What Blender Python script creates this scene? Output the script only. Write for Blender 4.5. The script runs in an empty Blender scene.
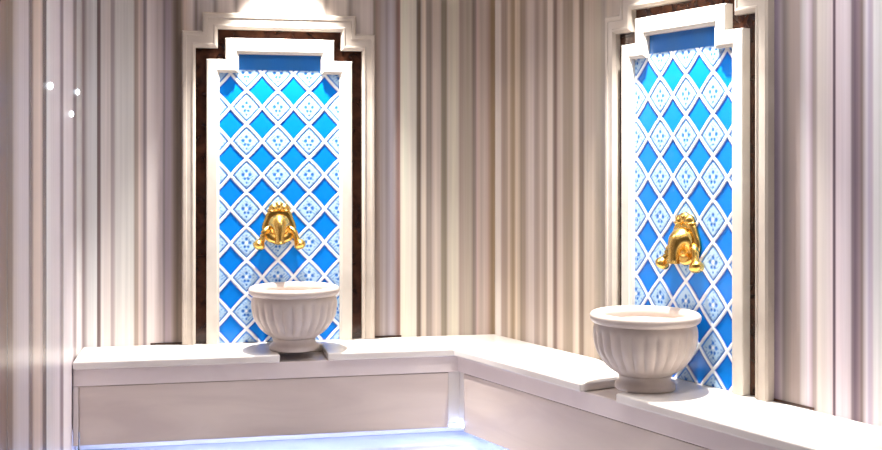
import bpy, bmesh, math, random
from mathutils import Matrix, Vector

# stripes of the vein-cut marble: position along each wall (m) and stone colour
STRIPES_LEFT = [(-2.3548,152,118,108), (-2.2839,150,115,100), (-2.2289,140,112,92), (-2.1334,150,125,108), (-2.0938,195,180,172), (-1.9699,208,198,200), (-1.7918,205,195,198), (-1.7566,135,115,115), (-1.6966,140,115,108), (-1.6474,205,185,170), (-1.4926,215,195,182), (-1.4385,190,170,162), (-1.3970,105,85,88), (-1.3262,110,92,95), (-1.2973,220,212,212), (-1.1470,208,200,202), (-0.9195,205,195,200), (-0.8505,138,118,130), (-0.7796,150,135,138), (-0.7433,212,204,206), (-0.4343,208,198,202), (-0.3512,150,132,138), (-0.2656,155,140,140), (-0.1997,225,215,215), (-0.0018,220,208,208)]
STRIPES_BACK = [(-2.2297,185,172,174), (-2.2267,165,150,152), (-2.2191,180,172,172), (-2.2041,208,205,205), (-2.1739,225,225,225), (-2.1613,222,222,222), (-2.1562,140,122,122), (-2.1436,150,132,132), (-2.1361,218,208,205), (-2.0931,212,204,200), (-2.0855,180,168,168), (-2.0728,185,175,174), (-2.0627,208,206,202), (-1.9761,205,203,198), (-1.9659,170,155,145), (-1.9505,180,165,155), (-1.9454,205,190,182), (-1.9275,190,178,174), (-1.9198,150,138,140), (-1.9096,165,152,154), (-1.9019,208,200,196), (-1.8736,205,196,194), (-1.8530,190,178,176), (-1.8272,186,174,174), (-1.8169,150,138,140), (-1.8066,165,152,158), (-1.7859,172,158,162), (-1.7652,148,132,122), (-1.7496,130,115,104), (-1.7289,150,135,122), (-1.7107,200,182,168), (-1.6716,205,195,190), (-1.6507,150,135,130), (-1.6350,190,180,175), (-1.5669,205,198,195), (-1.5511,160,150,145), (-1.5300,200,190,185), (-1.4614,205,195,190), (-1.4402,150,140,135), (-1.4137,195,185,180), (-1.3017,205,200,195), (-1.2803,165,150,145), (-1.2589,200,190,185), (-1.1241,205,195,190), (-1.0970,150,138,130), (-1.0698,195,185,178), (-0.9771,205,196,188), (-0.9552,160,150,145), (-0.9332,196,186,178), (-0.8507,205,196,188), (-0.8231,160,150,142), (-0.8010,188,178,170), (-0.7288,200,190,184), (-0.7010,198,188,184), (-0.6898,150,138,126), (-0.6731,165,145,135), (-0.6563,172,158,150), (-0.6339,178,168,168), (-0.6171,165,155,155), (-0.5947,182,175,182), (-0.5778,175,165,165), (-0.5609,150,125,118), (-0.5469,155,122,115), (-0.5384,205,198,184), (-0.5159,205,204,188), (-0.4876,205,198,186), (-0.4565,200,195,184), (-0.4452,135,120,108), (-0.4310,130,115,104), (-0.4196,195,184,172), (-0.4026,205,192,178), (-0.3912,160,148,140), (-0.3684,160,148,140), (-0.3570,190,176,166), (-0.3399,196,184,174), (-0.3170,190,178,168), (-0.3056,155,145,130), (-0.2827,152,142,126), (-0.2712,192,182,170), (-0.2425,200,195,178), (-0.2137,200,192,178), (-0.2022,175,158,148), (-0.1791,182,170,158), (-0.1387,182,172,158), (-0.1242,155,140,132), (-0.1126,165,152,146), (-0.1039,200,180,174), (-0.0807,190,176,166), (-0.0575,198,184,176), (-0.0342,185,162,148), (-0.0167,165,142,115), (-0.0021,170,150,122)]
STRIPES_RIGHT = [(0.0036,200,188,176), (0.0118,215,206,198), (0.0529,212,204,197), (0.0732,180,162,150), (0.1136,175,158,145), (0.1436,200,184,168), (0.1733,172,152,130), (0.1930,170,150,125), (0.2126,205,190,172), (0.2417,195,180,162), (0.2611,165,148,132), (0.2994,172,155,142), (0.3372,198,186,178), (0.3747,198,186,180), (0.3933,175,160,150), (0.4210,172,155,145), (0.4485,192,176,164), (0.4847,165,150,138), (0.5027,180,165,150), (0.5117,208,196,184), (0.5473,205,192,182), (0.5650,150,132,120), (0.5826,145,122,114), (0.6000,190,172,160), (0.6347,198,184,170), (0.6520,172,155,140), (0.7199,165,150,132), (0.7367,195,180,165), (0.7700,205,190,175), (0.7865,150,132,115), (0.8111,145,126,112), (0.8274,185,172,156), (0.8839,188,172,156), (0.9472,180,168,150), (0.9784,165,155,144), (1.0093,190,176,162), (1.1372,200,190,180), (1.1739,160,150,140), (1.3162,200,190,182), (1.5176,165,150,142), (1.6445,200,190,182), (1.8247,170,158,150), (1.9105,205,195,190), (1.9882,215,210,214), (2.0100,212,202,212), (2.0208,178,162,175), (2.0477,172,158,168), (2.0637,145,128,142), (2.0849,140,125,140), (2.1059,155,142,146), (2.1215,135,124,122), (2.1422,150,138,134), (2.1627,165,150,144), (2.1983,165,150,146), (2.2184,185,180,180), (2.2433,202,192,198), (2.2581,190,172,182), (2.2680,165,152,152), (2.2826,172,160,156), (2.2924,205,196,190), (2.3214,200,192,188), (2.3500,202,190,192), (2.3595,208,192,196), (2.3666,120,104,114), (2.3736,125,105,118), (2.3807,208,194,200), (2.4202,204,194,200), (2.4431,198,186,192), (2.4523,150,135,142), (2.4659,135,118,132), (2.4839,160,140,148), (2.4974,150,135,132), (2.5063,185,175,178), (2.5196,208,202,210), (2.5284,190,180,198), (2.5416,195,182,194), (2.5504,212,210,222), (2.5851,214,214,226)]

SPOT_W, SPOT_DEG = 640.0, 66.0
FILL_W = 11.5
LED_STRENGTH = 32.0
FILL_PANELS = ((-0.61, 5.07, 'square ceiling light nearest the back wall', 1.0),
          (0.25, 4.55, 'square ceiling light between the two basins', 0.55),
          (0.95, 3.95, 'square ceiling light nearest the right wall', 1.0),
          (1.35, 2.4, 'square ceiling light over the far end of the right bench', 0.6),
          (-0.2, 2.4, 'square ceiling light over the front of the room', 0.45))

def lin(c):
    c = c / 255.0
    return c / 12.92 if c <= 0.04045 else ((c + 0.055) / 1.055) ** 2.4

SC = bpy.context.scene
COL = SC.collection
PI = math.pi

# ------------------------------------------------------------------ plan of the room (metres, z up, floor z = 0)
BENCH_Z = 0.50
CEIL_Z = 2.86
CAM_Z = 1.45
CX, CY = 0.3046, 6.2833                     # right-hand wall corner
AB = math.radians(11.905)                   # heading of the back wall
AR = math.radians(-59.72)                   # heading of the right wall
BACK_LEN = 2.235
RIGHT_LEN = 7.4
LEFT_LEN = 6.6
LX, LY = CX - BACK_LEN * math.cos(AB), CY - BACK_LEN * math.sin(AB)
AL = AB + PI / 2                            # left wall, square to the back wall

def frame(ox, oy, ang, z=0.0):
    return Matrix.Translation((ox, oy, z)) @ Matrix.Rotation(ang, 4, 'Z')

M_BACK = frame(CX, CY, AB)                  # local x to the right along the wall, -y into the room
M_RIGHT = frame(CX, CY, AR)
M_LEFT = frame(LX, LY, AL)

def PB(s, n):                               # plan point on the back side: s left of the corner, n out from wall
    v = M_BACK @ Vector((-s, -n, 0)); return (v.x, v.y)
def PR(s, n):
    v = M_RIGHT @ Vector((s, -n, 0)); return (v.x, v.y)

# ------------------------------------------------------------------ materials
def new_mat(name):
    m = bpy.data.materials.new(name); m.use_nodes = True
    nt = m.node_tree
    return m, nt, nt.nodes['Principled BSDF']

def stone(name, col, col2, rough=0.25, scale=3.0, spec=0.5, stretch=(1, 1, 1), bump=0.0):
    m, nt, b = new_mat(name)
    tc = nt.nodes.new('ShaderNodeTexCoord')
    mp = nt.nodes.new('ShaderNodeMapping'); mp.inputs['Scale'].default_value = stretch
    n = nt.nodes.new('ShaderNodeTexNoise'); n.inputs['Scale'].default_value = scale
    n.inputs['Detail'].default_value = 6; n.inputs['Distortion'].default_value = 0.8
    r = nt.nodes.new('ShaderNodeValToRGB')
    r.color_ramp.elements[0].position = 0.32; r.color_ramp.elements[1].position = 0.68
    r.color_ramp.elements[0].color = (*[lin(c) for c in col2], 1)
    r.color_ramp.elements[1].color = (*[lin(c) for c in col], 1)
    nt.links.new(tc.outputs['Object'], mp.inputs['Vector'])
    nt.links.new(mp.outputs['Vector'], n.inputs['Vector'])
    nt.links.new(n.outputs['Fac'], r.inputs['Fac'])
    nt.links.new(r.outputs['Color'], b.inputs['Base Color'])
    b.inputs['Roughness'].default_value = rough
    b.inputs['Specular IOR Level'].default_value = spec
    if bump:
        bp = nt.nodes.new('ShaderNodeBump'); bp.inputs['Strength'].default_value = bump
        bp.inputs['Distance'].default_value = 0.002
        nt.links.new(n.outputs['Fac'], bp.inputs['Height'])
        nt.links.new(bp.outputs['Normal'], b.inputs['Normal'])
    return m

def vein_marble():
    """vein-cut marble: stripes stored along each wall, plus fine vertical streaks"""
    m, nt, b = new_mat('striped_marble')
    at = nt.nodes.new('ShaderNodeAttribute'); at.attribute_name = 'stripe'
    tc = nt.nodes.new('ShaderNodeTexCoord')
    mp = nt.nodes.new('ShaderNodeMapping'); mp.inputs['Scale'].default_value = (60, 60, 0.8)
    n = nt.nodes.new('ShaderNodeTexNoise'); n.inputs['Scale'].default_value = 1.0; n.inputs['Detail'].default_value = 4
    mr = nt.nodes.new('ShaderNodeMapRange')
    mr.inputs['From Min'].default_value = 0.25; mr.inputs['From Max'].default_value = 0.75
    mr.inputs['To Min'].default_value = 0.86; mr.inputs['To Max'].default_value = 1.06
    mx = nt.nodes.new('ShaderNodeMix'); mx.data_type = 'RGBA'; mx.blend_type = 'MULTIPLY'
    mx.inputs['Factor'].default_value = 1.0
    nt.links.new(tc.outputs['Object'], mp.inputs['Vector'])
    nt.links.new(mp.outputs['Vector'], n.inputs['Vector'])
    nt.links.new(n.outputs['Fac'], mr.inputs['Value'])
    nt.links.new(at.outputs['Color'], mx.inputs['A'])
    nt.links.new(mr.outputs['Result'], mx.inputs['B'])
    nt.links.new(mx.outputs['Result'], b.inputs['Base Color'])
    b.inputs['Roughness'].default_value = 0.26
    b.inputs['Specular IOR Level'].default_value = 0.26
    return m

def glazed_tile():
    m, nt, b = new_mat('blue_white_glaze')
    at = nt.nodes.new('ShaderNodeAttribute'); at.attribute_name = 'glaze'
    nt.links.new(at.outputs['Color'], b.inputs['Base Color'])
    b.inputs['Roughness'].default_value = 0.18
    b.inputs['Specular IOR Level'].default_value = 0.5
    return m

def gold_mat():
    m, nt, b = new_mat('polished_gold')
    tc = nt.nodes.new('ShaderNodeTexCoord')
    n = nt.nodes.new('ShaderNodeTexNoise'); n.inputs['Scale'].default_value = 30
    r = nt.nodes.new('ShaderNodeValToRGB')
    r.color_ramp.elements[0].color = (*[lin(c) for c in (222, 172, 74)], 1)
    r.color_ramp.elements[1].color = (*[lin(c) for c in (250, 212, 126)], 1)
    nt.links.new(tc.outputs['Object'], n.inputs['Vector'])
    nt.links.new(n.outputs['Fac'], r.inputs['Fac'])
    nt.links.new(r.outputs['Color'], b.inputs['Base Color'])
    b.inputs['Metallic'].default_value = 1.0
    b.inputs['Roughness'].default_value = 0.24
    return m

def glow(name, col, strength):
    m, nt, b = new_mat(name)
    b.inputs['Base Color'].default_value = (*col, 1)
    b.inputs['Emission Color'].default_value = (*col, 1)
    b.inputs['Emission Strength'].default_value = strength
    return m

MARBLE_STRIPE = vein_marble()
TILE = glazed_tile()
GOLD = gold_mat()
CREAM = stone('cream_marble', (226, 219, 208), (212, 203, 191), 0.22, 4.0, 0.4)
WHITE = stone('white_marble', (210, 197, 188), (190, 177, 169), 0.3, 5.0, 0.4)
SLAB = stone('bench_marble', (232, 226, 220), (216, 208, 202), 0.22, 2.2, 0.4, (1, 1, 1))
PANEL = stone('apron_marble', (214, 200, 191), (199, 184, 177), 0.25, 1.4, 0.35, (1, 1, 5))
RAIL = stone('apron_rail_marble', (228, 216, 213), (216, 203, 201), 0.25, 2.0, 0.35)
OUTER = stone('beige_marble', (206, 195, 182), (190, 178, 166), 0.22, 4.0, 0.4)
BROWN = stone('brown_marble', (74, 44, 30), (34, 18, 13), 0.15, 14.0, 0.5)
FLOOR = stone('floor_marble', (178, 176, 184), (164, 162, 172), 0.2, 1.5, 0.4)
CEIL = stone('ceiling_plaster', (226, 220, 214), (220, 214, 208), 0.7, 2.0, 0.2)
BRASS = stone('fixture_metal', (190, 186, 180), (176, 172, 168), 0.3, 10, 0.5)
LED = glow('led_strip_glow', (0.40, 0.57, 1.0), LED_STRENGTH)
LAMP = glow('lamp_glow', (1.0, 0.95, 0.88), 14.0)
POINT = glow('point_glow', (0.85, 0.92, 1.0), 5.0)

# ------------------------------------------------------------------ helpers
def link_mesh(name, bm, mat, parent=None, mw=None, smooth=False, bevel=0.0, recalc=True):
    if recalc:
        bmesh.ops.recalc_face_normals(bm, faces=bm.faces[:])
    me = bpy.data.meshes.new(name)
    bm.to_mesh(me); bm.free()
    me.materials.append(mat)
    o = bpy.data.objects.new(name, me)
    COL.objects.link(o)
    if parent is not None:
        o.parent = parent
    if mw is not None:
        o.matrix_local = mw
    if smooth:
        for p in me.polygons: p.use_smooth = True
    if bevel:
        b = o.modifiers.new('bevel', 'BEVEL'); b.width = bevel; b.segments = 3
        b.limit_method = 'ANGLE'; b.angle_limit = math.radians(40)
    return o

def tag(o, label=None, cat=None, group=None, kind=None):
    if label: o['label'] = label
    if cat: o['category'] = cat
    if group: o['group'] = group
    if kind: o['kind'] = kind
    return o

def empty(name, mw, label, cat, group=None):
    o = bpy.data.objects.new(name, None)
    COL.objects.link(o); o.matrix_world = mw; o.empty_display_size = 0.1
    return tag(o, label, cat, group)

def prism(bm, pts, z0, z1):
    lo = [bm.verts.new((x, y, z0)) for x, y in pts]
    hi = [bm.verts.new((x, y, z1)) for x, y in pts]
    n = len(pts)
    bm.faces.new(lo[::-1]); bm.faces.new(hi)
    for i in range(n):
        j = (i + 1) % n
        bm.faces.new((lo[i], lo[j], hi[j], hi[i]))

def lathe(bm, prof, seg=64, rad=lambda r, z, a: r, close=False):
    """prof: (r, z) list; rad lets the radius vary with angle"""
    rings = []
    for r, z in prof:
        if r < 1e-6:
            rings.append([bm.verts.new((0, 0, z))])
        else:
            rings.append([bm.verts.new((rad(r, z, 2 * PI * k / seg) * math.cos(2 * PI * k / seg),
                                        rad(r, z, 2 * PI * k / seg) * math.sin(2 * PI * k / seg), z)) for k in range(seg)])
    for A, B in zip(rings, rings[1:]):
        for k in range(seg):
            j = (k + 1) % seg
            if len(A) == 1 and len(B) == 1: continue
            if len(A) == 1: bm.faces.new((A[0], B[k], B[j]))
            elif len(B) == 1: bm.faces.new((A[k], A[j], B[0]))
            else: bm.faces.new((A[k], A[j], B[j], B[k]))
    if close:
        A, B = rings[-1], rings[0]
        for k in range(seg):
            j = (k + 1) % seg
            bm.faces.new((A[k], A[j], B[j], B[k]))
    return rings

def tube(bm, pts, radii, seg=14):
    """swept round tube with end caps through 3-D points"""
    P = [Vector(p) for p in pts]
    rings = []
    up = Vector((0.31, 0.2, 0.93)).normalized()
    for i, p in enumerate(P):
        d = (P[min(i + 1, len(P) - 1)] - P[max(i - 1, 0)]).normalized()
        a = d.cross(up)
        if a.length < 1e-3: a = d.cross(Vector((1, 0, 0)))
        a.normalize(); b = d.cross(a).normalized()
        r = radii[i]
        rings.append([bm.verts.new(p + (a * math.cos(2 * PI * k / seg) + b * math.sin(2 * PI * k / seg)) * r) for k in range(seg)])
    for A, B in zip(rings, rings[1:]):
        for k in range(seg):
            j = (k + 1) % seg
            bm.faces.new((A[k], A[j], B[j], B[k]))
    bm.faces.new(rings[0][::-1]); bm.faces.new(rings[-1])

def smooth_path(pts, n=6):
    """Catmull-Rom through control points (3-D plus radius)"""
    out = []
    for i in range(len(pts) - 1):
        p0 = pts[max(i - 1, 0)]; p1 = pts[i]; p2 = pts[i + 1]; p3 = pts[min(i + 2, len(pts) - 1)]
        for k in range(n):
            t = k / n
            out.append([0.5 * ((2 * b) + (-a + c) * t + (2 * a - 5 * b + 4 * c - d) * t * t + (-a + 3 * b - 3 * c + d) * t ** 3)
                        for a, b, c, d in zip(p0, p1, p2, p3)])
    out.append(list(pts[-1]))
    return [o[:3] for o in out], [o[3] for o in out]

# ------------------------------------------------------------------ room shell
random.seed(7)
def stripe_table(base, x0, x1):
    t = [(x, tuple(min(0.86, 1.56 * lin(c) * (0.3 * lin(r) + 0.59 * lin(g) + 0.11 * lin(b)) ** 0.42) for c in (r, g, b))) for x, r, g, b in base if x0 <= x <= x1]
    def extra(x, end, sgn):
        out = []
        while (end - x) * sgn > 0:
            w = random.choice((0.03, 0.05, 0.08, 0.14))
            v = random.choice((140, 160, 185, 205, 212))
            c = tuple(lin(v + d) for d in (6, -4, -6))
            out.append((x + sgn * 0.008, c)); out.append((x + sgn * w, c))
            x += sgn * (w + 0.004)
        return out
    lo = extra(t[0][0] - 0.01, x0, -1); hi = extra(t[-1][0] + 0.01, x1, 1)
    allp = sorted([p for p in lo + hi if x0 < p[0] < x1] + t)
    allp = [(x0, allp[0][1])] + [p for p in allp if x0 < p[0] < x1] + [(x1, allp[-1][1])]
    out = [allp[0]]
    for p in allp[1:]:
        if p[0] - out[-1][0] > 5e-4: out.append(p)
    return out

def striped_wall(name, mw, base, x0, x1, thick=0.12):
    tab = stripe_table(base, x0, x1)
    bm = bmesh.new()
    cl = bm.verts.layers.float_color.new('stripe')
    front = []; back = []
    for x, c in tab:
        col = (*c, 1.0)
        f = [bm.verts.new((x, 0, z)) for z in (0, CEIL_Z)]
        b = [bm.verts.new((x, thick, z)) for z in (0, CEIL_Z)]
        for v in f + b: v[cl] = col
        front.append(f); back.append(b)
    for i in range(len(tab) - 1):
        a, b = front[i], front[i + 1]; c, d = back[i], back[i + 1]
        bm.faces.new((a[0], b[0], b[1], a[1]))
        bm.faces.new((d[0], c[0], c[1], d[1]))
        bm.faces.new((a[1], b[1], d[1], c[1])); bm.faces.new((b[0], a[0], c[0], d[0]))
    bm.faces.new((front[0][0], front[0][1], back[0][1], back[0][0]))
    bm.faces.new((front[-1][1], front[-1][0], back[-1][0], back[-1][1]))
    o = link_mesh(name, bm, MARBLE_STRIPE, None, mw)
    return tag(o, kind='structure')

striped_wall('wall_back', M_BACK, STRIPES_BACK, -BACK_LEN, 0.0)
striped_wall('wall_right', M_RIGHT, STRIPES_RIGHT, 0.0, RIGHT_LEN)
striped_wall('wall_left', M_LEFT, STRIPES_LEFT, -LEFT_LEN, 0.0)
v = M_LEFT @ Vector((-LEFT_LEN, 0, 0)); w = M_RIGHT @ Vector((RIGHT_LEN, 0, 0))
fa = math.atan2(w.y - v.y, w.x - v.x)
fl = math.hypot(w.x - v.x, w.y - v.y)
M_FRONT = frame(w.x, w.y, fa + PI)
striped_wall('wall_front', M_FRONT, [(0.1, 200, 188, 180), (0.2, 205, 196, 190)], 0.0, fl)

ROOM = [(LX, LY), (CX, CY), (w.x, w.y), (v.x, v.y)]
bm = bmesh.new(); prism(bm, ROOM, -0.10, 0.0)
tag(link_mesh('floor', bm, FLOOR), kind='structure')
bm = bmesh.new(); prism(bm, ROOM, CEIL_Z, CEIL_Z + 0.1)
tag(link_mesh('ceiling', bm, CEIL), kind='structure')

# ------------------------------------------------------------------ corner bench
def isect(p, d, q, e):
    den = d[0] * e[1] - d[1] * e[0]
    t = ((q[0] - p[0]) * e[1] - (q[1] - p[1]) * e[0]) / den
    return (p[0] + d[0] * t, p[1] + d[1] * t)
DB = (math.cos(AB), math.sin(AB)); DR = (math.cos(AR), math.sin(AR))
def corner(nb, nr):
    return isect(PB(1, nb), DB, PR(1, nr), DR)

SB, SR = 0.452, 0.460          # slab depth on the back and right side
S_END = BACK_LEN - 0.004
R_END = 5.0
G = 0.002                      # hairline joint to the walls
bench = empty('corner_bench', Matrix.Translation((CX, CY, 0)), 'long white marble bench with panelled front, running along both striped walls', 'bench')
inv = Matrix.Translation((-CX, -CY, 0))
NL0, NL1 = 0.992, 1.234        # overflow notch in front of each basin
NR0, NR1 = 1.385, 1.629
bm = bmesh.new()
pts = [PB(S_END, G), PB(S_END, SB), PB(NL1, SB), PB(NL1, 0.15), PB(NL0, 0.15), PB(NL0, SB), corner(SB, SR),
       PR(NR0, SR), PR(NR0, 0.16), PR(NR1, 0.16), PR(NR1, SR), PR(R_END, SR), PR(R_END, G), corner(G, G)]
prism(bm, pts, 0.46, BENCH_Z)
link_mesh('seat_slab', bm, SLAB, bench, inv, bevel=0.009)

AN, BN = 0.415, 0.428          # panel face, rail face
bm = bmesh.new()
prism(bm, [PB(S_END, G), PB(S_END, AN), corner(AN, AN), PR(R_END, AN), PR(R_END, G), corner(G, G)], 0.15, 0.459)
link_mesh('bench_body', bm, PANEL, bench, inv)
def bar(name, a, b, side, z0, z1, n0=AN - 0.004, n1=BN):
    f = PB if side == 'B' else PR
    bm = bmesh.new(); prism(bm, [f(a, n0), f(a, n1), f(b, n1), f(b, n0)], z0, z1)
    return link_mesh(name, bm, RAIL, bench, inv, bevel=0.004)
c0 = M_BACK.inverted() @ Vector((*corner(BN, BN), 0)); sc = -c0.x       # corner position along each side
c1 = M_RIGHT.inverted() @ Vector((*corner(BN, BN), 0)); rc = c1.x
# top rail as one L, set under the slab
bm = bmesh.new()
prism(bm, [PB(S_END, AN - 0.004), PB(S_END, BN), corner(BN, BN), PR(R_END, BN), PR(R_END, AN - 0.004), corner(AN - 0.004, AN - 0.004)], 0.375, 0.459)
link_mesh('top_rail', bm, RAIL, bench, inv, bevel=0.004)
bar('end_stile', S_END, S_END - 0.024, 'B', 0.085, 0.374)
# flush apron panels hanging below the body, leaving a lit toe recess
bm = bmesh.new(); prism(bm, [PB(S_END - 0.030, AN - 0.02), PB(S_END - 0.030, AN + 0.008), PB(sc + 0.052, AN + 0.008), PB(sc + 0.052, AN - 0.02)], 0.085, 0.372)
link_mesh('apron_panel', bm, PANEL, bench, inv, bevel=0.003)
bm = bmesh.new(); prism(bm, [PR(rc + 0.045, AN - 0.02), PR(rc + 0.045, AN + 0.008), PR(R_END, AN + 0.008), PR(R_END, AN - 0.02)], 0.070, 0.372)
link_mesh('apron_panel', bm, PANEL, bench, inv, bevel=0.003)
# pale stile set back in the inner corner, lit from below through the gap between the panels, brightened by an added glowing piece
bm = bmesh.new()
prism(bm, [PB(sc + 0.051, AN - 0.004), PB(sc + 0.051, AN + 0.002), corner(AN + 0.002, AN + 0.002), PR(rc + 0.044, AN + 0.002), PR(rc + 0.044, AN - 0.004), corner(AN - 0.004, AN - 0.004)], 0.110, 0.374)
link_mesh('corner_stile', bm, SLAB, bench, inv)
# plinth far back in the toe recess
bm = bmesh.new()
prism(bm, [PB(S_END, G), PB(S_END, 0.16), corner(0.16, 0.16), PR(R_END, 0.16), PR(R_END, G), corner(G, G)], 0.001, 0.149)
link_mesh('plinth', bm, RAIL, bench, inv)
# LED strip hidden behind the apron edge
bm = bmesh.new()
prism(bm, [PB(S_END - 0.03, 0.355), PB(S_END - 0.03, 0.375), corner(0.375, 0.375), PR(R_END - 0.03, 0.375), PR(R_END - 0.03, 0.355), corner(0.355, 0.355)], 0.135, 0.149)
prism(bm, [PB(sc + 0.045, AN - 0.012), PB(sc + 0.045, AN + 0.007), corner(AN + 0.010, AN + 0.010), PR(rc + 0.040, AN + 0.007), PR(rc + 0.040, AN - 0.012), corner(AN - 0.012, AN - 0.012)], 0.088, 0.098)  # extra glowing piece added in the corner gap to brighten the stile
tag(link_mesh('light_strip', bm, LED, bench, inv), 'bluish white light strip under the bench edge')

# ------------------------------------------------------------------ wall niches
def stepped(hw, zs, rt, zt):
    return [(-hw, 0), (-hw, zs), (-rt, zs), (-rt, zt), (rt, zt), (rt, zs), (hw, zs), (hw, 0)]
O_OUT = stepped(0.5165, 1.668, 0.412, 1.768)
O_IN = stepped(0.4457, 1.578, 0.330, 1.680)
F_OUT = stepped(0.3895, 1.518, 0.2916, 1.632)
F_IN = stepped(0.3220, 1.447, 0.2205, 1.548)

def moulding(outer, inner, prof):
    """sweep a (k, n) profile, k = 0 outer edge .. 1 inner edge, n = height off the wall, along a stepped arch"""
    bm = bmesh.new(); rows = []
    for (ox, oz), (ix, iz) in zip(outer, inner):
        rows.append([bm.verts.new((ox + (ix - ox) * k, -n, BENCH_Z + 0.0015 + oz + (iz - oz) * k)) for k, n in prof])
    m = len(prof)
    for A, B in zip(rows, rows[1:]):
        for i in range(m):
            j = (i + 1) % m
            bm.faces.new((A[i], A[j], B[j], B[i]))
    bm.faces.new(rows[0]); bm.faces.new(rows[-1][::-1])
    return bm

BLUE = tuple(lin(c) for c in (8, 128, 230)); DEEP = tuple(lin(c) for c in (4, 88, 200))
PALE = tuple(lin(c) for c in (176, 210, 240)); MILK = tuple(lin(c) for c in (244, 248, 252)); MID = tuple(lin(c) for c in (26, 108, 204))
HEAD_SHADE = tuple(lin(c) for c in (46, 112, 184))
def mix(a, b, t):
    t = max(0.0, min(1.0, t)); return tuple(x + (y - x) * t for x, y in zip(a, b))
def sstep(a, b, x):
    t = max(0.0, min(1.0, (x - a) / (b - a))); return t * t * (3 - 2 * t)

def tile_pattern(x, z, x_off, z_off):
    """lattice of plain blue diamonds and pale flowered ones; returns colour, relief"""
    p = (x - x_off) / 0.168; q = (z - z_off) / 0.183
    a0 = p + q; b0 = p - q
    a, b = a0, b0
    ra, rb = round(a), round(b)
    fa, fb = a - ra, b - rb
    d = 0.5 - max(abs(fa), abs(fb))                       # 0 on the lattice line
    px, pz = (fa + fb) / 2, (fa - fb) / 2                 # inside the diamond, -0.5..0.5
    d -= 0.008 * (1 if (ra + rb) % 2 == 0 else -1) * (1 - 2 * min(1.0, 4 * abs(abs(fa) - abs(fb)) ** 1.0)) * -1.0
    if (ra + rb) % 2 == 0:
        t = sstep(0.052, 0.08, d)
        col = mix(MILK, mix(DEEP, BLUE, sstep(0.08, 0.17, d)), t)
        h = 0.0035 * (1 - t)
    else:
        line = 1 - sstep(0.045, 0.07, d)
        gap = (1 - sstep(0.105, 0.135, d)) * (1 - line)
        col = mix(PALE, MILK, line)
        col = mix(col, MID if pz < 0 else BLUE, 0.85 * gap)
        mot = 0.5 + 0.5 * math.sin(x * 173 + 2.3 * math.sin(z * 117)) * math.sin(z * 191 + 1.9 * math.sin(x * 97))
        col = mix(col, MID, 0.55 * sstep(0.62, 0.95, mot) * (1 - gap) * (1 - line))
        fl = 0.0
        for cx, cz, r in ((0, 0.13, 0.045), (0.11, 0.02, 0.05), (-0.11, 0.02, 0.05), (0.055, -0.1, 0.04), (-0.055, -0.1, 0.04), (0, -0.22, 0.03)):
            e = math.hypot(px - cx, pz - cz)
            fl = max(fl, 1 - sstep(r * 0.7, r * 1.35, e))
        core = 1 - sstep(0.03, 0.05, math.hypot(px, pz - 0.02))
        col = mix(col, MID, 0.95 * fl * (1 - gap) * (1 - line))
        col = mix(col, MILK, core)
        h = 0.0035 * line + 0.0022 * (1 - gap) * (1 - line) - 0.0010 * fl
    if z > 1.462:                                         # shadow under the frame painted as plain darker blue in the raised head
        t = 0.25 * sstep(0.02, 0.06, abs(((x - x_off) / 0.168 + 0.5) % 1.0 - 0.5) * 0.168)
        return mix(HEAD_SHADE, MID, t), 0.0005
    return col, h

def tile_panel(x_off, z_off):
    bm = bmesh.new(); cl = bm.verts.layers.float_color.new('glaze')
    W, H1 = 0.336, 1.462
    RT, H2 = 0.236, 1.562
    n0 = 0.018
    st = 0.004
    nx = int(2 * W / st); nz = int(H2 / st)
    grid = {}
    for i in range(nx + 1):
        x = -W + 2 * W * i / nx
        for k in range(nz + 1):
            z = H2 * k / nz
            if z > H1 and abs(x) > RT: continue
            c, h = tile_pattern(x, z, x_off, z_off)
            vv = bm.verts.new((x, -n0 - h, BENCH_Z + 0.0015 + z)); vv[cl] = (*c, 1)
            grid[i, k] = vv
    for i in range(nx):
        for k in range(nz):
            q = [grid.get(t) for t in ((i, k), (i + 1, k), (i + 1, k + 1), (i, k + 1))]
            if None not in q: bm.faces.new(q)
    # backing depth
    ed = [e for e in bm.edges if len(e.link_faces) == 1]
    r = bmesh.ops.extrude_edge_only(bm, edges=ed)
    for g in r['geom']:
        if isinstance(g, bmesh.types.BMVert): g.co.y = -0.004
    return bm

def niche(mw, label, x_off, z_off):
    root = empty('wall_niche', mw @ Matrix.Translation((0, 0, BENCH_Z)), label, 'wall niche', 'framed niches with blue tiles')
    dn = Matrix.Translation((0, 0, -BENCH_Z))
    e = 0.0005
    link_mesh('outer_moulding', moulding(O_OUT, O_IN, [(0, e), (0, 0.036), (0.10, 0.046), (0.30, 0.046), (0.34, 0.042), (0.72, 0.042), (0.76, 0.046), (0.84, 0.046), (1.0, 0.034), (1.0, e)]), OUTER, root, dn)
    link_mesh('inlay_band', moulding([(x * 1.004, z + 0.002) for x, z in O_IN], F_OUT, [(-0.03, e), (-0.03, 0.006), (1.03, 0.006), (1.03, e)]), BROWN, root, dn)
    link_mesh('inner_frame', moulding(F_OUT, F_IN, [(0, e), (0, 0.044), (0.06, 0.048), (0.80, 0.048), (0.88, 0.042), (1.0, 0.040), (1.0, e)]), CREAM, root, dn)
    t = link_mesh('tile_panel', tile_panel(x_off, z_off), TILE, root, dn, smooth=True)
    tag(t, 'glossy blue and white diamond patterned tile panel')
    return root

U_L, U_R = -1.2066, 1.5547
MN_L = M_BACK @ Matrix.Translation((U_L, 0, 0))
MN_R = M_RIGHT @ Matrix.Translation((U_R, 0, 0))
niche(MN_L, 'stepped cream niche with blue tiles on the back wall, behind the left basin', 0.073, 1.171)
niche(MN_R, 'stepped cream niche with blue tiles on the right wall, behind the right basin', 0.106, 1.171)

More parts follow.
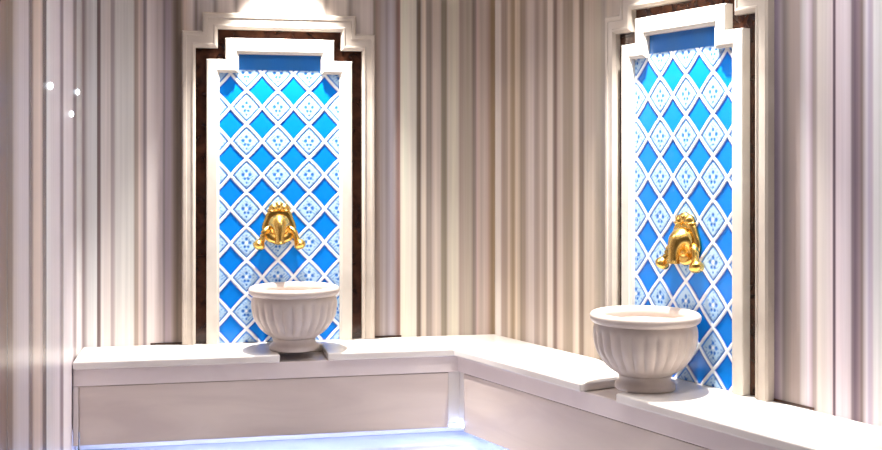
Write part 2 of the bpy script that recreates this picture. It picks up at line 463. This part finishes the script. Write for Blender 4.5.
for k, (mw, x0, x1) in enumerate(((MN_L, -0.68, -0.518), (MN_L, 0.518, 0.67), (MN_R, 0.518, 0.72))):  # dark strips drawn as the shadow line at the wall foot beside the frames
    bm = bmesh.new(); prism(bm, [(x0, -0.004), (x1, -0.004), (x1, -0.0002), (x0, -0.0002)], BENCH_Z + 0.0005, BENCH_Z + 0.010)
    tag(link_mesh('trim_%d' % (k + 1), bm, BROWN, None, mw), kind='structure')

# ------------------------------------------------------------------ marble basins
def basin(mw, label):
    root = empty('marble_basin', mw @ Matrix.Translation((0, 0, BENCH_Z + 0.001)), label, 'basin', 'fluted marble basins on the bench')
    NF = 26
    def flute(r, z, a):
        if 0.085 < z < 0.268:
            m = sstep(0.085, 0.115, z) * (1 - sstep(0.225, 0.268, z))
            c = abs(math.sin(a * NF / 2.0))
            return r - 0.014 * m * (1 - c ** 0.75)
        return r
    outer = [(0.110, 0.060), (0.118, 0.066), (0.138, 0.078), (0.158, 0.092), (0.176, 0.110), (0.190, 0.130), (0.205, 0.152), (0.214, 0.176),
             (0.219, 0.200), (0.2215, 0.224), (0.2215, 0.246), (0.219, 0.262), (0.212, 0.276), (0.212, 0.288)]
    inner = [(0.196, 0.288), (0.188, 0.276), (0.168, 0.254), (0.138, 0.230), (0.10, 0.212), (0.05, 0.202), (0.0, 0.200)]
    bm = bmesh.new()
    lathe(bm, [(0.0, 0.060)] + outer, 26 * 8, flute)
    lathe(bm, inner, 104)
    # close the wall at the top with a ring hidden under the rim
    link_mesh('bowl', bm, WHITE, root, smooth=True, recalc=True)
    bm = bmesh.new()
    rim = [(0.190, 0.284), (0.2125, 0.280), (0.222, 0.282), (0.231, 0.290), (0.2355, 0.301), (0.2345, 0.313), (0.228, 0.322), (0.218, 0.326),
           (0.206, 0.325), (0.196, 0.318), (0.190, 0.304)]
    lathe(bm, rim, 96, close=True)
    link_mesh('rim', bm, WHITE, root, smooth=True)
    bm = bmesh.new()
    foot = [(0.0, 0.0), (0.124, 0.0), (0.128, 0.004), (0.128, 0.020), (0.122, 0.028), (0.113, 0.034), (0.109, 0.044), (0.111, 0.054), (0.116, 0.062), (0.10, 0.068), (0.0, 0.069)]
    lathe(bm, foot, 72)
    link_mesh('foot', bm, WHITE, root, smooth=True)
    return root
basin(M_BACK @ Matrix.Translation((-1.150, -0.285, 0)), 'fluted white marble basin in front of the niche on the back wall')
basin(M_RIGHT @ Matrix.Translation((1.613, -0.285, 0)), 'fluted white marble basin in front of the niche on the right wall')

# ------------------------------------------------------------------ gold faucets
def faucet(mw, label):
    root = empty('wall_faucet', mw @ Matrix.Translation((0, 0, BENCH_Z + 0.62)), label, 'faucet', 'gold wall faucets')
    # local origin = centre of the back plate on the tile face; -y out of the wall
    bm = bmesh.new()
    N = 72; layers = ((1.0, 0.0), (1.0, 0.010), (0.93, 0.018), (0.80, 0.022), (0.72, 0.018), (0.58, 0.026), (0.30, 0.036), (0.0, 0.038))
    rows = []
    for s, n in layers:
        row = []
        for k in range(N):
            a = 2 * PI * k / N
            rx, rz = 0.088 - 0.010 * math.sin(a), 0.112 if math.sin(a) > 0 else 0.092
            g = 1 + 0.05 * abs(math.cos(4 * a)) * (1 if s > 0.75 else 0)
            row.append(bm.verts.new((s * rx * math.cos(a) * g, -0.0195 - n, s * rz * math.sin(a) * g)))
        rows.append(row)
    for A, B in zip(rows, rows[1:]):
        for k in range(N):
            j = (k + 1) % N; bm.faces.new((A[k], A[j], B[j], B[k]))
    bm.faces.new(rows[0])
    bmesh.ops.remove_doubles(bm, verts=bm.verts[:], dist=1e-5)
    link_mesh('back_plate', bm, GOLD, root, smooth=True)
    # shell crest
    bm = bmesh.new(); rows = []
    for t in range(9):
        f = t / 8
        row = []
        for k in range(41):
            a = PI * (0.06 + 0.88 * k / 40)
            lobe = 1 + 0.10 * abs(math.cos(a * 4.0))
            r = 0.010 + f * 0.046 * lobe
            row.append(bm.verts.new((r * 1.1 * math.cos(a), -0.032 - 0.022 * math.sin(PI * (0.15 + 0.75 * f)) * (0.75 + 0.25 * abs(math.cos(a * 4.0))), 0.084 + r * 0.95 * math.sin(a) - 0.005)))
        rows.append(row)
    for A, B in zip(rows, rows[1:]):
        for k in range(40): bm.faces.new((A[k], A[k + 1], B[k + 1], B[k]))
    r = bmesh.ops.extrude_face_region(bm, geom=bm.faces[:])
    for g in r['geom']:
        if isinstance(g, bmesh.types.BMVert): g.co.y = -0.022
    link_mesh('crest', bm, GOLD, root, smooth=True)
    # bulbous swan spout, dropping at the front
    bm = bmesh.new()
    p, rr = smooth_path([(0, -0.036, 0.012, 0.062), (0, -0.054, 0.014, 0.058), (0, -0.074, 0.006, 0.044), (0, -0.088, -0.016, 0.032), (0, -0.094, -0.044, 0.025), (0, -0.096, -0.068, 0.023), (0, -0.097, -0.086, 0.029)], 6)
    tube(bm, p, rr, 22)
    link_mesh('spout', bm, GOLD, root, smooth=True)
    # two taps at the lower sides: curved arm and a flared tulip handle
    for s in (-1, 1):
        bm = bmesh.new()
        p, rr = smooth_path([(s * 0.056, -0.032, -0.010, 0.020), (s * 0.078, -0.046, -0.024, 0.018), (s * 0.090, -0.054, -0.056, 0.016), (s * 0.098, -0.058, -0.078, 0.019)], 6)
        tube(bm, p, rr, 16)
        arm = link_mesh('tap_arm', bm, GOLD, root, smooth=True)
        bm = bmesh.new()
        p, rr = smooth_path([(s * 0.095, -0.057, -0.072, 0.016), (s * 0.103, -0.061, -0.084, 0.028), (s * 0.111, -0.065, -0.098, 0.033), (s * 0.118, -0.069, -0.110, 0.024), (s * 0.121, -0.071, -0.116, 0.006)], 6)
        tube(bm, p, rr, 18)
        link_mesh('tap_handle', bm, GOLD, arm, smooth=True)
    return root
faucet(M_BACK @ Matrix.Translation((-1.212, 0, 0)), 'ornate gold faucet on blue tiles above the left basin')
faucet(M_RIGHT @ Matrix.Translation((1.582, 0, -0.012)), 'ornate gold faucet on blue tiles above the right basin')

# ------------------------------------------------------------------ three glowing dots standing in for lamp reflections on the left wall
def reflection_dot(x, z, label):
    mw = M_LEFT @ Matrix.Translation((x, -0.0005, z)) @ Matrix.Rotation(PI / 2, 4, 'X')
    root = empty('point_light', mw, label, 'light', 'pinpoint lights on the left wall')
    bm = bmesh.new(); lathe(bm, [(0.0, 0.0), (0.012, 0.0), (0.012, 0.002), (0.008, 0.003), (0.0, 0.003)], 28)
    link_mesh('bezel', bm, BRASS, root, smooth=False)
    bm = bmesh.new(); lathe(bm, [(0.0, 0.0005)] + [(0.015 * math.cos(t * PI / 16), 0.0006 + 0.012 * math.sin(t * PI / 16)) for t in range(8)] + [(0.0, 0.0126)], 28)
    tag(link_mesh('lens', bm, POINT, root, smooth=True), 'glowing white lens')
reflection_dot(-1.208, 1.284 + 0.5, 'leftmost of three tiny white point lights on the striped left wall')
reflection_dot(-0.222, 1.323 + 0.5, 'rightmost of three tiny white point lights on the striped left wall')
reflection_dot(-0.475, 1.200 + 0.5, 'lowest of three tiny white point lights on the striped left wall')

# ------------------------------------------------------------------ lamps
def downlight(mw, label, energy, size_deg, blend, col, tilt=0.0):
    root = empty('downlight', mw @ Matrix.Translation((0, 0, CEIL_Z)), label, 'ceiling light', 'recessed ceiling spotlights')
    bm = bmesh.new(); lathe(bm, [(0.036, 0.0), (0.052, 0.0), (0.052, -0.005), (0.046, -0.008), (0.036, -0.006)], 40, close=True)
    link_mesh('trim_ring', bm, BRASS, root, smooth=True)
    bm = bmesh.new(); lathe(bm, [(0.0, -0.001), (0.035, -0.001), (0.035, -0.004), (0.0, -0.004)], 40)
    link_mesh('lamp', bm, LAMP, root)
    l = bpy.data.lights.new('spot_beam', 'SPOT'); l.energy = energy; l.spot_size = math.radians(size_deg); l.spot_blend = blend
    l.shadow_soft_size = 0.018; l.color = col
    o = bpy.data.objects.new('spot_beam', l); COL.objects.link(o); o.parent = root
    o.matrix_local = Matrix.Translation((0, 0, -0.03)) @ Matrix.Rotation(tilt, 4, 'X')
    return root
downlight(M_BACK @ Matrix.Translation((-1.18, -0.23, 0)), 'small round ceiling spotlight above the left basin', SPOT_W, SPOT_DEG, 0.75, (1.0, 0.96, 0.91))
downlight(M_RIGHT @ Matrix.Translation((1.58, -0.23, 0)), 'small round ceiling spotlight above the right basin', SPOT_W, SPOT_DEG, 0.75, (1.0, 0.96, 0.91))

def fill_panel(x, y, label, energy, col, sx=0.5):  # unseen lamp added overhead for soft ambient fill
    mw = Matrix.Translation((x, y, CEIL_Z)) @ Matrix.Rotation(AB, 4, 'Z')
    root = empty('ceiling_light', mw, label, 'ceiling light', 'square ceiling lights')
    bm = bmesh.new()
    a, b = sx / 2 + 0.03, sx / 2
    bo = [(-a, -a), (a, -a), (a, a), (-a, a)]; bi = [(-b, -b), (b, -b), (b, b), (-b, b)]
    vs = [[bm.verts.new((x_, y_, z_)) for x_, y_ in L] for L, z_ in ((bo, 0), (bo, -0.012), (bi, -0.012), (bi, 0))]
    for A, B in zip(vs, vs[1:] + vs[:1]):
        for k in range(4): bm.faces.new((A[k], A[(k + 1) % 4], B[(k + 1) % 4], B[k]))
    link_mesh('trim', bm, BRASS, root)
    l = bpy.data.lights.new('diffuse_lamp', 'AREA'); l.shape = 'SQUARE'; l.size = sx; l.energy = energy; l.color = col; l.spread = math.radians(125)
    o = bpy.data.objects.new('diffuse_lamp', l); COL.objects.link(o); o.parent = root
    o.matrix_local = Matrix.Translation((0, 0, -0.008))
for x, y, lb, k in FILL_PANELS:
    fill_panel(x, y, lb, FILL_W * k, (1.0, 0.98, 0.97))

# ------------------------------------------------------------------ camera and view
cam = bpy.data.cameras.new('camera')
co = bpy.data.objects.new('camera', cam); COL.objects.link(co)
co.location = (0, 0, CAM_Z); co.rotation_euler = (PI / 2, 0, 0)
cam.sensor_width = 36.0; cam.sensor_fit = 'HORIZONTAL'
cam.lens = 1110.94 / 882 * 36
cam.shift_y = -(225 - 165.89) / 882
cam.clip_start = 0.05
SC.camera = co
wd = bpy.data.worlds.new('world'); SC.world = wd; wd.use_nodes = True
wd.node_tree.nodes['Background'].inputs['Color'].default_value = (0.02, 0.02, 0.02, 1)
SC.view_settings.view_transform = 'Standard'; SC.view_settings.look = 'None'
SC.view_settings.gamma = 1.0; SC.view_settings.use_curve_mapping = False
SC.view_settings.exposure = 0.0
SC.cycles.use_denoising = True
